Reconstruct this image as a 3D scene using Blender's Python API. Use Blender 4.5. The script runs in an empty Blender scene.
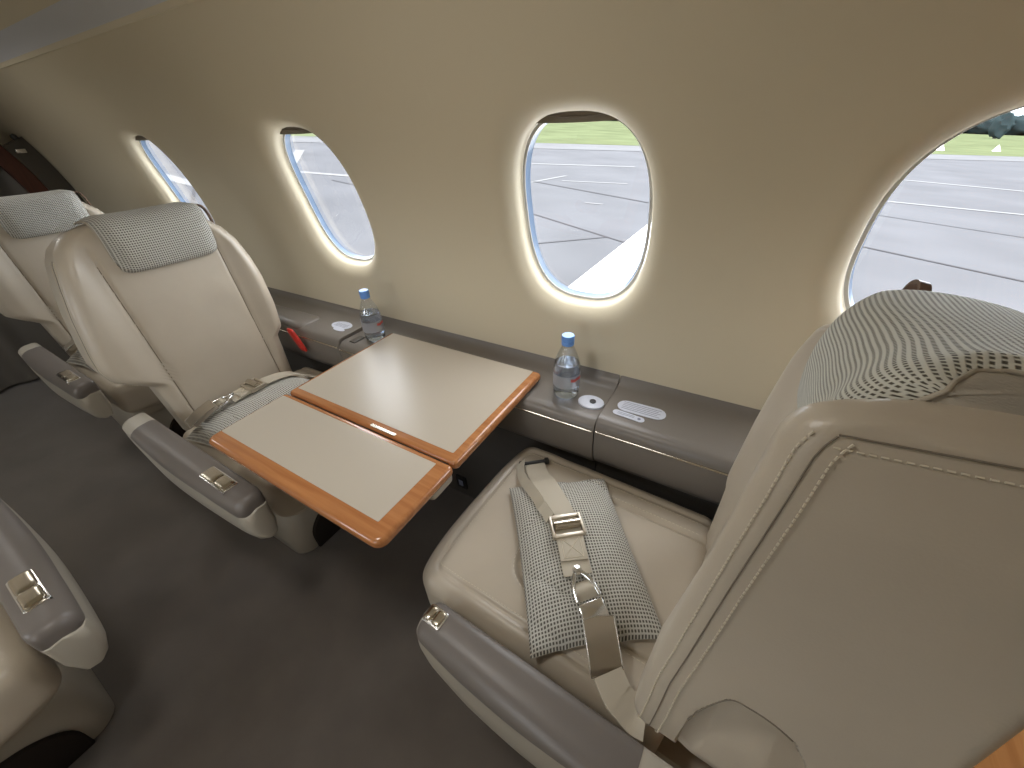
import bpy, bmesh, math, random
import numpy as np
from mathutils import Vector, Matrix
random.seed(4)
PI = math.pi
SC = bpy.context.scene
COL = SC.collection

# ------------------------------------------------------------------ helpers
def lerp(a, b, t): return a + (b - a) * t
def smooth(t):
    t = max(0.0, min(1.0, t)); return t * t * (3 - 2 * t)
def curve(x, pts):
    """piecewise smooth interpolation through (x, y) pairs"""
    if x <= pts[0][0]: return pts[0][1]
    for (x0, y0), (x1, y1) in zip(pts, pts[1:]):
        if x <= x1: return lerp(y0, y1, smooth((x - x0) / (x1 - x0)))
    return pts[-1][1]
def pl(x, pts):
    if x <= pts[0][0]: return pts[0][1]
    for (x0, y0), (x1, y1) in zip(pts, pts[1:]):
        if x <= x1: return lerp(y0, y1, (x - x0) / (x1 - x0))
    return pts[-1][1]
def spline(pts, n):
    """Catmull-Rom through 3D/2D points"""
    P = [np.array(p, float) for p in pts]
    P = [2 * P[0] - P[1]] + P + [2 * P[-1] - P[-2]]
    out = []
    m = len(P) - 3
    for i in range(n):
        f = i / (n - 1) * m; k = min(int(f), m - 1); t = f - k
        a, b, c, d = P[k:k + 4]
        out.append(0.5 * ((2 * b) + (c - a) * t + (2 * a - 5 * b + 4 * c - d) * t * t + (3 * b - a - 3 * c + d) * t ** 3))
    return out

class MB:
    def __init__(s):
        s.v = []; s.f = []; s.m = []; s.uv = []; s.fl = []
    def add(s, verts, faces, mat=0, uvs=None, flat=False):
        o = len(s.v)
        s.v.extend(tuple(map(float, p)) for p in verts)
        s.uv.extend(uvs if uvs is not None else [(p[0], p[1]) for p in verts])
        for f in faces:
            s.f.append(tuple(i + o for i in f)); s.m.append(mat); s.fl.append(flat)
        return s
    def loft(s, secs, closed=True, caps=True, mat=0, uvs=None):
        n = len(secs[0]); k = len(secs)
        V = [p for q in secs for p in q]; F = []
        for i in range(k - 1):
            for j in range(n if closed else n - 1):
                a = i * n + j; b = i * n + (j + 1) % n
                F.append((a, b, b + n, a + n))
        if caps and closed:
            F.append(tuple(range(n))[::-1]); F.append(tuple(range((k - 1) * n, k * n)))
        return s.add(V, F, mat, uvs)
    def tube(s, pts, r, seg=10, mat=0, closed=False, caps=True):
        P = [Vector(p) for p in pts]; n = len(P); rings = []
        up = None
        for i in range(n):
            if closed: t = P[(i + 1) % n] - P[i - 1]
            else: t = P[min(i + 1, n - 1)] - P[max(i - 1, 0)]
            t.normalize()
            if up is None:
                up = t.orthogonal().normalized()
            up = (up - t * up.dot(t)).normalized(); w = t.cross(up)
            rr = r[i] if isinstance(r, (list, tuple)) else r
            rings.append([P[i] + (up * math.cos(a) + w * math.sin(a)) * rr for a in [2 * PI * j / seg for j in range(seg)]])
        if closed: rings.append(rings[0])
        return s.loft(rings, True, caps and not closed, mat)
    def lathe(s, prof, c=(0, 0, 0), seg=32, mat=0):
        rings = [[(c[0] + r * math.cos(2 * PI * j / seg), c[1] + r * math.sin(2 * PI * j / seg), c[2] + z) for j in range(seg)] for r, z in prof]
        return s.loft(rings, True, True, mat)
    def rbox(s, lo, hi, r=0.005, seg=3, mat=0, rot=None, at=None):
        bm = bmesh.new(); bmesh.ops.create_cube(bm, size=1)
        d = [hi[i] - lo[i] for i in range(3)]; c = [(hi[i] + lo[i]) / 2 for i in range(3)]
        for v in bm.verts: v.co = Vector((v.co.x * d[0], v.co.y * d[1], v.co.z * d[2]))
        if r > 0: bmesh.ops.bevel(bm, geom=list(bm.edges), offset=min(r, min(d) * .49), segments=seg, profile=.5, affect='EDGES')
        M = Matrix.Translation(at if at is not None else c)
        if rot is not None: M = M @ rot.to_4x4()
        bm.verts.ensure_lookup_table()
        s.add([M @ v.co for v in bm.verts], [[v.index for v in f.verts] for f in bm.faces], mat)
        bm.free(); return s
    def prism(s, poly, z0, z1, bev=0.0, seg=3, mat=0, frame=None):
        """convex-ish outline extruded with rounded rims; frame maps (a,b,h) to xyz"""
        n = len(poly); P = [Vector(p) for p in poly]
        area = sum(P[i].x * P[(i + 1) % n].y - P[(i + 1) % n].x * P[i].y for i in range(n))
        if area < 0: P = P[::-1]
        N = []
        for i in range(n):
            e0 = (P[i] - P[i - 1]).normalized(); e1 = (P[(i + 1) % n] - P[i]).normalized()
            m = Vector((e0.y + e1.y, -e0.x - e1.x)); m.normalize(); N.append(m)
        rings = []
        def ring(ins, h): rings.append([(p.x - q.x * ins, p.y - q.y * ins, h) for p, q in zip(P, N)])
        if bev > 0:
            for k in range(seg + 1):
                a = PI / 2 * k / seg; ring(bev * (1 - math.sin(a)), z0 + bev * (1 - math.cos(a)))
            for k in range(seg + 1):
                a = PI / 2 * (1 - k / seg); ring(bev * (1 - math.sin(a)), z1 - bev * (1 - math.cos(a)))
        else:
            ring(0, z0); ring(0, z1)
        if frame: rings = [[frame(*p) for p in r] for r in rings]
        return s.loft(rings, True, True, mat)
    def dense(s, lo, hi, r, n, disp=None, mat=0):
        """rounded box with a fine grid on each side; disp(p, nrm) moves points"""
        lo = np.array(lo, float); hi = np.array(hi, float); c = (lo + hi) / 2; h = (hi - lo) / 2
        r = np.array([r] * 3 if np.isscalar(r) else r, float)
        idx = {}; V = []
        def coord(k, m):  # finer near the ends
            t = k / m * 2 - 1
            return math.sin(t * PI / 2) * .35 + t * .65
        def vid(i, j, k):
            if (i, j, k) in idx: return idx[(i, j, k)]
            p = np.array([coord(i, n[0]), coord(j, n[1]), coord(k, n[2])]) * h
            q = np.clip(p, -(h - r), h - r); d = (p - q) / r
            L = np.linalg.norm(d)
            if L > 1e-9: d = d / L * min(1.0, max(abs((p - q) / r)))
            w = q + d * r + c
            nn = d / (np.linalg.norm(d) + 1e-9)
            if disp: w = np.array(disp(w, nn))
            idx[(i, j, k)] = len(V); V.append(w); return len(V) - 1
        F = []
        A, B, C = n
        for i in range(A):
            for j in range(B):
                F.append((vid(i, j, 0), vid(i, j + 1, 0), vid(i + 1, j + 1, 0), vid(i + 1, j, 0)))
                F.append((vid(i, j, C), vid(i + 1, j, C), vid(i + 1, j + 1, C), vid(i, j + 1, C)))
        for i in range(A):
            for k in range(C):
                F.append((vid(i, 0, k), vid(i + 1, 0, k), vid(i + 1, 0, k + 1), vid(i, 0, k + 1)))
                F.append((vid(i, B, k), vid(i, B, k + 1), vid(i + 1, B, k + 1), vid(i + 1, B, k)))
        for j in range(B):
            for k in range(C):
                F.append((vid(0, j, k), vid(0, j, k + 1), vid(0, j + 1, k + 1), vid(0, j + 1, k)))
                F.append((vid(A, j, k), vid(A, j + 1, k), vid(A, j + 1, k + 1), vid(A, j, k + 1)))
        return s.add(V, F, mat)
    def ribbon(s, pts, wid, up, th=.0018, mat=0, side=None):
        """webbing strap: centre line pts, half width, normals"""
        secs = []; n = len(pts)
        for i, p in enumerate(pts):
            p = Vector(p); t = Vector(pts[min(i + 1, n - 1)]) - Vector(pts[max(i - 1, 0)]); t.normalize()
            u = Vector(up[i] if isinstance(up, list) else up)
            sd = (side[i] if side else t.cross(u)).normalized(); u = sd.cross(t).normalized()
            w = wid[i] if isinstance(wid, list) else wid
            secs.append([p - sd * w + u * th, p - sd * w - u * th, p + sd * w - u * th, p + sd * w + u * th])
        return s.loft(secs, True, True, mat)
    def map(s, fn):
        s.v = [tuple(fn(*p)) for p in s.v]; return s
    def build(s, name, mats, parent=None, smooth_=True, auto=40, loc=None):
        me = bpy.data.meshes.new(name); me.from_pydata(s.v, [], s.f)
        mats = mats if isinstance(mats, (list, tuple)) else [mats]
        for m in mats: me.materials.append(m)
        me.polygons.foreach_set('material_index', s.m)
        uvl = me.uv_layers.new(name='UVMap')
        li = np.zeros(len(me.loops), int); me.loops.foreach_get('vertex_index', li)
        uvl.data.foreach_set('uv', np.array(s.uv, float)[li].ravel())
        bm = bmesh.new(); bm.from_mesh(me)
        bmesh.ops.recalc_face_normals(bm, faces=bm.faces); bm.to_mesh(me); bm.free()
        if smooth_:
            me.polygons.foreach_set('use_smooth', [True] * len(me.polygons))
            try: me.set_sharp_from_angle(angle=math.radians(auto))
            except Exception: pass
        me.update()
        o = bpy.data.objects.new(name, me); COL.objects.link(o)
        if parent is not None: o.parent = parent
        if loc is not None: o.location = loc
        return o

def empty(name, loc=(0, 0, 0), rz=0.0):
    o = bpy.data.objects.new(name, None); COL.objects.link(o)
    o.location = loc; o.rotation_euler = (0, 0, rz); o.empty_display_size = .05
    return o
def tag(o, label=None, cat=None, group=None, kind=None):
    if label: o['label'] = label
    if cat: o['category'] = cat
    if group: o['group'] = group
    if kind: o['kind'] = kind
    return o
def kids(o): return [c for c in list(COL.objects) if c.parent == o]
def copy_tree(o, parent=None):
    c = o.copy(); COL.objects.link(c); c.parent = parent
    for ch in kids(o): copy_tree(ch, c)
    return c
def rrect(x0, y0, x1, y1, r, seg=6):
    rs = r if isinstance(r, (list, tuple)) else [r] * 4
    out = []
    for (cx, cy, a0, q) in ((x1 - rs[0], y1 - rs[0], 0, rs[0]), (x0 + rs[1], y1 - rs[1], 90, rs[1]), (x0 + rs[2], y0 + rs[2], 180, rs[2]), (x1 - rs[3], y0 + rs[3], 270, rs[3])):
        for k in range(seg + 1):
            a = math.radians(a0 + 90 * k / seg); out.append((cx + q * math.cos(a), cy + q * math.sin(a)))
    return out

# ------------------------------------------------------------------ materials
def mat(name, col, rough=.5, metal=0.0, spec=.5, coat=0.0, trans=0.0, ior=1.45, bump=None, vary=None, sheen=0.0):
    m = bpy.data.materials.new(name); m.use_nodes = True
    nt = m.node_tree; b = nt.nodes['Principled BSDF']
    b.inputs['Base Color'].default_value = (*col, 1); b.inputs['Roughness'].default_value = rough
    b.inputs['Metallic'].default_value = metal; b.inputs['Specular IOR Level'].default_value = spec
    b.inputs['Coat Weight'].default_value = coat; b.inputs['Coat Roughness'].default_value = .08
    b.inputs['Transmission Weight'].default_value = trans; b.inputs['IOR'].default_value = ior
    b.inputs['Sheen Weight'].default_value = sheen
    tc = nt.nodes.new('ShaderNodeTexCoord')
    if vary:
        sc, amt = vary
        n = nt.nodes.new('ShaderNodeTexNoise'); n.inputs['Scale'].default_value = sc; n.inputs['Detail'].default_value = 4
        nt.links.new(tc.outputs['Object'], n.inputs['Vector'])
        r = nt.nodes.new('ShaderNodeMapRange'); r.inputs['From Min'].default_value = .3; r.inputs['From Max'].default_value = .7
        r.inputs['To Min'].default_value = 1 - amt; r.inputs['To Max'].default_value = 1 + amt
        nt.links.new(n.outputs['Fac'], r.inputs['Value'])
        x = nt.nodes.new('ShaderNodeVectorMath'); x.operation = 'SCALE'; x.inputs[0].default_value = col
        nt.links.new(r.outputs['Result'], x.inputs['Scale']); nt.links.new(x.outputs[0], b.inputs['Base Color'])
    if bump:
        last = None
        for kind, sc, st, dist in bump:
            if kind == 'v':
                n = nt.nodes.new('ShaderNodeTexVoronoi'); out = n.outputs['Distance']
            else:
                n = nt.nodes.new('ShaderNodeTexNoise'); n.inputs['Detail'].default_value = 3; out = n.outputs['Fac']
            n.inputs['Scale'].default_value = sc
            nt.links.new(tc.outputs['Object'], n.inputs['Vector'])
            bp = nt.nodes.new('ShaderNodeBump'); bp.inputs['Strength'].default_value = st; bp.inputs['Distance'].default_value = dist
            nt.links.new(out, bp.inputs['Height'])
            if last: nt.links.new(last.outputs['Normal'], bp.inputs['Normal'])
            last = bp
        nt.links.new(last.outputs['Normal'], b.inputs['Normal'])
    return m

def weave(name, light, dark, pu, pv, fu=.58, fv=.5, off=0.0):
    """woven cloth: dark cells between pale threads, on UVs in metres"""
    m = bpy.data.materials.new(name); m.use_nodes = True; nt = m.node_tree; b = nt.nodes['Principled BSDF']
    b.inputs['Roughness'].default_value = .85; b.inputs['Specular IOR Level'].default_value = .2; b.inputs['Sheen Weight'].default_value = .15
    uv = nt.nodes.new('ShaderNodeUVMap'); sp = nt.nodes.new('ShaderNodeSeparateXYZ'); nt.links.new(uv.outputs[0], sp.inputs[0])
    def M(op, a, c=None):
        n = nt.nodes.new('ShaderNodeMath'); n.operation = op
        for i, q in enumerate((a, c)):
            if q is None: continue
            if isinstance(q, (int, float)): n.inputs[i].default_value = q
            else: nt.links.new(q, n.inputs[i])
        return n.outputs[0]
    nz = nt.nodes.new('ShaderNodeTexNoise'); nz.inputs['Scale'].default_value = 60; nt.links.new(uv.outputs[0], nz.inputs['Vector'])
    jit = M('MULTIPLY', M('SUBTRACT', nz.outputs['Fac'], .5), .16)
    U = M('ADD', M('DIVIDE', sp.outputs[0], pu), jit); V = M('DIVIDE', sp.outputs[1], pv)
    if off:
        V = M('ADD', V, M('MULTIPLY', M('FLOOR', U), off))
    def tri(x, f):  # soft mask, 1 in the hole
        fr = M('ABSOLUTE', M('SUBTRACT', M('FRACT', x), .5))
        r = nt.nodes.new('ShaderNodeMapRange'); r.interpolation_type = 'SMOOTHSTEP'
        r.inputs['From Min'].default_value = f / 2 + .09; r.inputs['From Max'].default_value = f / 2 - .09
        nt.links.new(fr, r.inputs['Value']); return r.outputs['Result']
    h = M('MULTIPLY', tri(U, fu), tri(V, fv))
    mx = nt.nodes.new('ShaderNodeMix'); mx.data_type = 'RGBA'
    nt.links.new(h, mx.inputs['Factor']); mx.inputs[6].default_value = (*light, 1); mx.inputs[7].default_value = (*dark, 1)
    nt.links.new(mx.outputs[2], b.inputs['Base Color'])
    bp = nt.nodes.new('ShaderNodeBump'); bp.inputs['Strength'].default_value = .6; bp.inputs['Distance'].default_value = .0015; bp.invert = True
    nt.links.new(h, bp.inputs['Height']); nt.links.new(bp.outputs['Normal'], b.inputs['Normal'])
    return m

def wood(name, c0, c1, axis=0, rough=.25, coat=.6):
    m = mat(name, c0, rough, coat=coat); nt = m.node_tree; b = nt.nodes['Principled BSDF']
    tc = nt.nodes.new('ShaderNodeTexCoord'); mp = nt.nodes.new('ShaderNodeMapping')
    s = [60, 60, 60]; s[axis] = 3; mp.inputs['Scale'].default_value = s
    nt.links.new(tc.outputs['Object'], mp.inputs['Vector'])
    n = nt.nodes.new('ShaderNodeTexNoise'); n.inputs['Scale'].default_value = 1.5; n.inputs['Detail'].default_value = 6; n.inputs['Distortion'].default_value = .6
    nt.links.new(mp.outputs[0], n.inputs['Vector'])
    cr = nt.nodes.new('ShaderNodeValToRGB'); cr.color_ramp.elements[0].position = .3; cr.color_ramp.elements[1].position = .7
    cr.color_ramp.elements[0].color = (*c0, 1); cr.color_ramp.elements[1].color = (*c1, 1)
    nt.links.new(n.outputs['Fac'], cr.inputs[0]); nt.links.new(cr.outputs[0], b.inputs['Base Color'])
    return m

def clear(name, tint=(1, 1, 1), gloss=.06):
    m = bpy.data.materials.new(name); m.use_nodes = True; nt = m.node_tree
    for n in list(nt.nodes):
        if n.type == 'BSDF_PRINCIPLED': nt.nodes.remove(n)
    out = next(n for n in nt.nodes if n.type == 'OUTPUT_MATERIAL')
    t = nt.nodes.new('ShaderNodeBsdfTransparent'); t.inputs[0].default_value = (*tint, 1)
    g = nt.nodes.new('ShaderNodeBsdfGlossy'); g.inputs['Roughness'].default_value = .03
    lw = nt.nodes.new('ShaderNodeLayerWeight'); lw.inputs[0].default_value = .25
    mr = nt.nodes.new('ShaderNodeMapRange'); mr.inputs['To Min'].default_value = gloss; mr.inputs['To Max'].default_value = .5
    nt.links.new(lw.outputs['Facing'], mr.inputs['Value'])
    mx = nt.nodes.new('ShaderNodeMixShader'); nt.links.new(mr.outputs[0], mx.inputs[0])
    nt.links.new(t.outputs[0], mx.inputs[1]); nt.links.new(g.outputs[0], mx.inputs[2]); nt.links.new(mx.outputs[0], out.inputs[0])
    return m

LB = [('v', 420, .12, .0008), ('n', 9, .25, .006)]
M = {}
M['wall'] = mat('cabin_wall_vinyl', (.68, .61, .46), .5, spec=.3, bump=[('n', 300, .05, .0005)])
M['head'] = mat('headliner_vinyl', (.72, .65, .50), .5, spec=.3)
M['strip'] = mat('headliner_reflection_strip', (.66, .67, .70), .4)  # bluish reflection painted into the headliner colour
M['leather'] = mat('beige_leather', (.50, .437, .35), .34, spec=.5, bump=LB, vary=(7, .05))
M['leather2'] = mat('beige_leather_panel', (.47, .41, .33), .46, spec=.4, bump=[('v', 500, .06, .0006)], vary=(5, .03))
M['stitch'] = mat('cream_stitching', (.66, .60, .48), .7)
M['groove'] = mat('dark_seam_line', (.20, .17, .13), .8)  # thin dark lines along the seams and the scoop edge
M['grey'] = mat('grey_armrest_vinyl', (.165, .145, .13), .38, spec=.5, bump=[('v', 600, .05, .0005)])
M['ledge'] = mat('grey_console_vinyl', (.185, .165, .145), .36, spec=.5, bump=[('n', 250, .05, .0006)])
M['ledgelow'] = mat('dark_console_panel', (.085, .078, .07), .5)
M['shell'] = mat('beige_seat_shell', (.46, .42, .35), .35)
M['carpet'] = mat('brown_grey_carpet', (.145, .124, .106), .95, spec=.1, bump=[('n', 900, .6, .003)], vary=(6, .14), sheen=.45)
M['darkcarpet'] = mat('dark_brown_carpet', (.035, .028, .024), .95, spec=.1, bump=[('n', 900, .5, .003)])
M['black'] = mat('black_plastic', (.02, .02, .02), .4)
M['chrome'] = mat('brushed_metal', (.62, .57, .48), .22, metal=1)
M['buckle'] = mat('satin_buckle_metal', (.62, .56, .47), .42, metal=1)
M['steel'] = mat('bright_steel', (.8, .8, .8), .18, metal=1)
M['web'] = mat('beige_belt_webbing', (.50, .45, .36), .6, bump=[('n', 700, .3, .0006)])
M['laminate'] = mat('cream_table_laminate', (.51, .455, .375), .31, spec=.5, bump=[('v', 500, .04, .0005)])
M['wood'] = wood('cherry_wood', (.36, .135, .045), (.50, .215, .08), 0)
M['woody'] = wood('cherry_wood_cross', (.36, .135, .045), (.50, .215, .08), 1)
M['woodor'] = wood('orange_cherry_veneer', (.45, .19, .06), (.62, .29, .10), 1)
M['woodred'] = wood('dark_red_wood', (.05, .011, .005), (.08, .018, .008), 2, .4, .2)
M['weave'] = weave('woven_pillow_cloth', (.60, .585, .53), (.12, .11, .09), .0060, .0056, .60, .58)
M['weavepad'] = weave('woven_headrest_cloth', (.60, .59, .52), (.10, .09, .066), .0047, .0044, .46, .60, .5)
M['padedge'] = mat('headrest_cloth_edge', (.44, .39, .315), .9, bump=[('n', 500, .4, .001)])
M['frame'] = mat('window_frame_white', (.55, .55, .54), .35)
M['gasket'] = mat('blue_window_gasket', (.17, .235, .34), .2)
M['glass'] = clear('window_acrylic', (.97, .98, 1.0), .02)
M['shade'] = mat('taupe_window_shade', (.22, .19, .15), .5)
M['bottle'] = clear('clear_bottle_plastic', (.93, .95, .98), .10)
M['water'] = mat('water', (.78, .88, 1.0), .0, trans=1.0, ior=1.33)
M['cap'] = mat('blue_bottle_cap', (.16, .36, .85), .35)
M['label'] = mat('pale_bottle_label', (.62, .62, .66), .4)
_b = M['label'].node_tree.nodes['Principled BSDF']; _b.inputs['Alpha'].default_value = .42
M['redink'] = mat('red_label_print', (.55, .08, .06), .5)
M['placard'] = mat('silver_white_placard', (.62, .65, .74), .35)
M['ink'] = mat('grey_placard_print', (.22, .24, .32), .5)
M['red'] = mat('red_tab', (.55, .03, .02), .4)
M['curtain'] = mat('dark_grey_curtain', (.17, .155, .135), .9)
M['trim'] = mat('dark_grey_trim', (.065, .057, .046), .35)
M['brown'] = mat('brown_belt_guide', (.16, .10, .07), .35)

# ------------------------------------------------------------------ cabin section
YC, ZC, RR = -.509, .695, 1.391       # arc of the window wall
S_SILL = -.13
MIDY = .035                            # cabin centre line
def wallpt(X, s, d=0.0, side=1):
    th = max(s, S_SILL) / RR; y = YC + (RR + d) * math.cos(th); z = ZC + (RR + d) * math.sin(th) + min(0, s - S_SILL)
    return (X, y if side > 0 else 2 * MIDY - y, z)
WA, WB, WN, WS = .157, .209, 2.63, .301
WINX = [-2.19, -1.209, -.351, .330, .99]
S_LO, S_HI = -.72, .785
X_LO, X_HI = -4.6, 1.75
WINA = {.330: .183}                    # the nearest window reads a little wider
def contour(q, delta, xc=0.0):
    a, b = WINA.get(xc, WA) + delta, WB - (.008 if xc in WINA else 0) + delta
    n = (abs(q[0] / a) ** WN + abs(q[1] / b) ** WN) ** (1 / WN)
    return (q[0] / n, q[1] / n)
H2 = .30
def square_pts(n):
    out = []
    for i in range(n):
        t = 4 * i / n; k = int(t); f = t - k
        out.append([(lerp(-H2, H2, f), -H2), (H2, lerp(-H2, H2, f)), (lerp(H2, -H2, f), H2), (-H2, lerp(H2, -H2, f))][k])
    return out
SQ = square_pts(192)
def make_wall(side, name):
    mb = MB(); WX = WINX if side > 0 else WINX[:3]  # unseen left wall leaves out its rear windows to shade the near seat
    s0, s1 = WS - H2, WS + H2
    def cell(xa, xb, sa, sb, nx, ns):
        V = [wallpt(lerp(xa, xb, i / nx), lerp(sa, sb, j / ns), 0, side) for i in range(nx + 1) for j in range(ns + 1)]
        F = [(i * (ns + 1) + j, (i + 1) * (ns + 1) + j, (i + 1) * (ns + 1) + j + 1, i * (ns + 1) + j + 1) for i in range(nx) for j in range(ns)]
        mb.add(V, F)
    cell(X_LO, X_HI, S_LO, s0, 1, 40); cell(X_LO, X_HI, s1, S_HI, 1, 12)
    x = X_LO
    for xc in WX:
        cell(x, xc - H2, s0, s1, 1, 40); x = xc + H2
        rings = []
        def ring(fn): rings.append([fn(q) for q in SQ])
        F0 = .068
        for t in (0, .25, .5, .75, .9, 1.0):
            def f(q, t=t):
                c = contour(q, F0, xc); p = (lerp(q[0], c[0], t), lerp(q[1], c[1], t))
                return wallpt(xc + p[0], WS + p[1], 0, side)
            ring(f)
        for k in range(1, 11):
            tt = (k / 10) ** .75; dl = F0 * (1 - tt); d = .026 * tt ** 3.2
            ring(lambda q, dl=dl, d=d: wallpt(xc + contour(q, dl, xc)[0], WS + contour(q, dl, xc)[1], d, side))
        for k in range(1, 4):
            ring(lambda q, k=k: wallpt(xc + contour(q, -.002 * k, xc)[0], WS + contour(q, -.002 * k, xc)[1], .026 + .009 * k, side))
        mb.loft(rings, True, False)
    cell(x, X_HI, s0, s1, 1, 40)
    o = mb.build(name, M['wall'], auto=70); tag(o, kind='structure'); return o
make_wall(1, 'wall_right'); make_wall(-1, 'wall_left')

def make_window(i, xc, side):
    w = MB()
    rings = []
    for dl, d in ((-.006, .050), (-.008, .049), (-.012, .049), (-.013, .051)):
        rings.append([wallpt(xc + contour(q, dl, xc)[0], WS + contour(q, dl, xc)[1], d, side) for q in SQ])
    w.loft(rings, True, False)
    o = w.build('window_%d' % i, M['frame'], auto=60); tag(o, kind='structure')
    g = MB(); rings = []
    for dl, d in ((-.013, .051), (-.0145, .058), (-.0165, .064), (-.0175, .066)):
        rings.append([wallpt(xc + contour(q, dl, xc)[0], WS + contour(q, dl, xc)[1], d, side) for q in SQ])
    g.loft(rings, True, False).build('window_gasket', M['gasket'], o, auto=60)
    p = MB(); rr = []
    for t in (0, .33, .66, 1):
        rr.append([wallpt(xc + contour(q, -.013, xc)[0] * (1 - t * .999), WS + contour(q, -.013, xc)[1] * (1 - t * .999), .066, side) for q in SQ])
    p.loft(rr, True, False).build('window_pane', M['glass'], o)
    # pull-down shade parked in the top of the opening
    sh = MB(); zt = WB - .0075; n = 24
    V = []
    for k in range(n + 1):
        xx = lerp(-.15, .15, k / n)
        top = WB * (max(0.0, 1 - abs(xx / WA) ** WN)) ** (1 / WN) - .004
        lowz = WB - .020 - .004 * (1 - (xx / .15) ** 2)
        top = max(top, lowz - .002)
        for d in (.040, .044):
            V.append(wallpt(xc + xx, WS + min(lowz, top), d, side)); V.append(wallpt(xc + xx, WS + top, d, side))
    F = []
    for k in range(n):
        a = k * 4; b = a + 4
        F += [(a, b, b + 1, a + 1), (a + 2, a + 3, b + 3, b + 2), (a, a + 2, b + 2, b), (a + 1, b + 1, b + 3, a + 3)]
    sh.add(V, F)
    arc = [wallpt(xc + lerp(-.075, .075, k / 12), WS + WB - .006 - .009 * math.sin(PI * k / 12), .039, side) for k in range(13)]
    sh.tube(arc, .0016, 8)
    sh.build('window_shade', M['shade'], o)
    return o
n = 1
for side in (1, -1):
    for xc in (WINX if side > 0 else WINX[:3]):
        make_window(n, xc, side); n += 1

# ceiling: shallow headliner between the wall tops, with a pale strip each side, reflected window light put into its colour
def ceil_pts():
    p0 = np.array(wallpt(0, S_HI)[1:]); out = []
    half = p0[0] - MIDY
    for k in range(0, 41):
        t = k / 40; a = t * PI / 2
        y = MIDY + half * math.cos(a) ** .85 if t < 1 else MIDY
        z = p0[1] + .17 * math.sin(a) ** 1.0
        out.append((y, z))
    return out
CP = ceil_pts()
full = CP + [(2 * MIDY - y, z) for y, z in CP[::-1][1:]]
mb = MB()
nn = len(full)
V = [(x, y, z) for x in (X_LO, X_HI) for y, z in full]
for j in range(nn - 1):
    pass
mb.add(V, [(j, j + 1, nn + j + 1, nn + j) for j in range(nn - 1)], 0)
for j in list(range(2, 10)) + list(range(nn - 11, nn - 3)): mb.m[j] = 1
o = mb.build('ceiling', [M['head'], M['strip']], auto=60); tag(o, kind='structure')
for sd, nm in ((1, 'trim_right'), (-1, 'trim_left')):
    pz = wallpt(0, S_HI, -.001, sd)
    mb = MB().tube([(X_LO, pz[1], pz[2]), (X_HI, pz[1], pz[2])], .0014, 8, 0)
    tag(mb.build(nm, M['head']), kind='structure')
# floor
mb = MB(); mb.rbox((X_LO, -1.0, -.03), (X_HI, 1.1, 0), 0, 1)
tag(mb.build('floor', M['carpet'], smooth_=False), kind='structure')
# end walls
prof = [wallpt(0, lerp(S_LO, S_HI, k / 40))[1:] for k in range(41)]
outl = prof + CP[1:]
outl = outl + [(2 * MIDY - y, z) for y, z in outl[::-1][1:]]
def slab(name, x0, x1, m):
    mb = MB(); mb.prism(outl, x0, x1, 0, frame=lambda a, b, h: (h, a, b))
    return tag(mb.build(name, m, smooth_=False), kind='structure')
slab('wall_front', X_LO - .02, X_LO + .01, M['darkcarpet'])
slab('wall_back', X_HI - .01, X_HI + .02, M['wall'])

# ------------------------------------------------------------------ side console (ledge)
LEDGE = [(.8795, .624), (.8755, .615), (.868, .606), (.852, .599), (.845, .597), (.80, .597), (.755, .597), (.728, .5975), (.712, .596), (.702, .590), (.697, .582), (.694, .573), (.693, .560), (.696, .52), (.703, .48), (.716, .455), (.735, .44)]
def ledge_profile(raised=0.0, low=.0):
    out = []
    for y, z in LEDGE:
        k = max(0, min(1, (.876 - y) / .03)) * (1 if z > .585 else .4)
        out.append((y, z + raised * k))
    out += [(.740, .40), (.740, low), (.80, low), (.87, .3), (.889, .50)]
    return out
def console(x0, x1, label, raised=0.0, group=None):
    root = empty('side_console', ((x0 + x1) / 2, .78, 0)); c = Vector(root.location)
    tag(root, label, 'side console')
    pr = ledge_profile(raised)
    k = len(LEDGE)
    gap = .0012
    secs = []
    for x, ins in ((x0 + gap, .003), (x0 + gap + .001, .001), (x0 + gap + .004, 0), (x1 - gap - .004, 0), (x1 - gap - .001, .001), (x1 - gap, .003)):
        cy, cz = .80, .52
        secs.append([(x - c.x, y + (cy - y) * ins * 6 - c.y, z + (cz - z) * ins * 6) for y, z in pr[:k] + [(.8735, .44), (.8745, .56)]])
    MB().loft(secs).build('ledge_top', M['ledge'], root, auto=35)
    mb = MB(); lowp = [(.738, .441), (.742, .40), (.744, .02), (.752, .003), (.80, .003), (.80, .30), (.85, .439)]
    mb.loft([[(x - c.x, y - c.y, z) for y, z in lowp] for x in (x0 + gap, x1 - gap)]).build('lower_panel', M['ledgelow'], root, auto=30)
    st = MB().rbox((x0 + .004, .6895, .5700 + raised * .4), (x1 - .004, .6965, .5735 + raised * .4), .001, 2)
    st.map(lambda x, y, z: (x - c.x, y - c.y, z)).build('metal_strip', M['chrome'], root)
    return root, c
SEAM_R, SEAM_L = -.216, -1.13
con_mid, cm = console(SEAM_L, SEAM_R, 'grey side console under the two middle windows, behind the wooden table', -.0045)
con_r, cr_ = console(SEAM_R, 1.25, 'grey side console with white pill-shaped labels beside the nearest seat', .006)
con_l, cl_ = console(-2.35, SEAM_L, 'grey side console with an oval placard beside the middle cream seat', .006)
con_f, cf_ = console(-3.38, -2.35, 'grey side console farthest away, beside the front seat')
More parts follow.
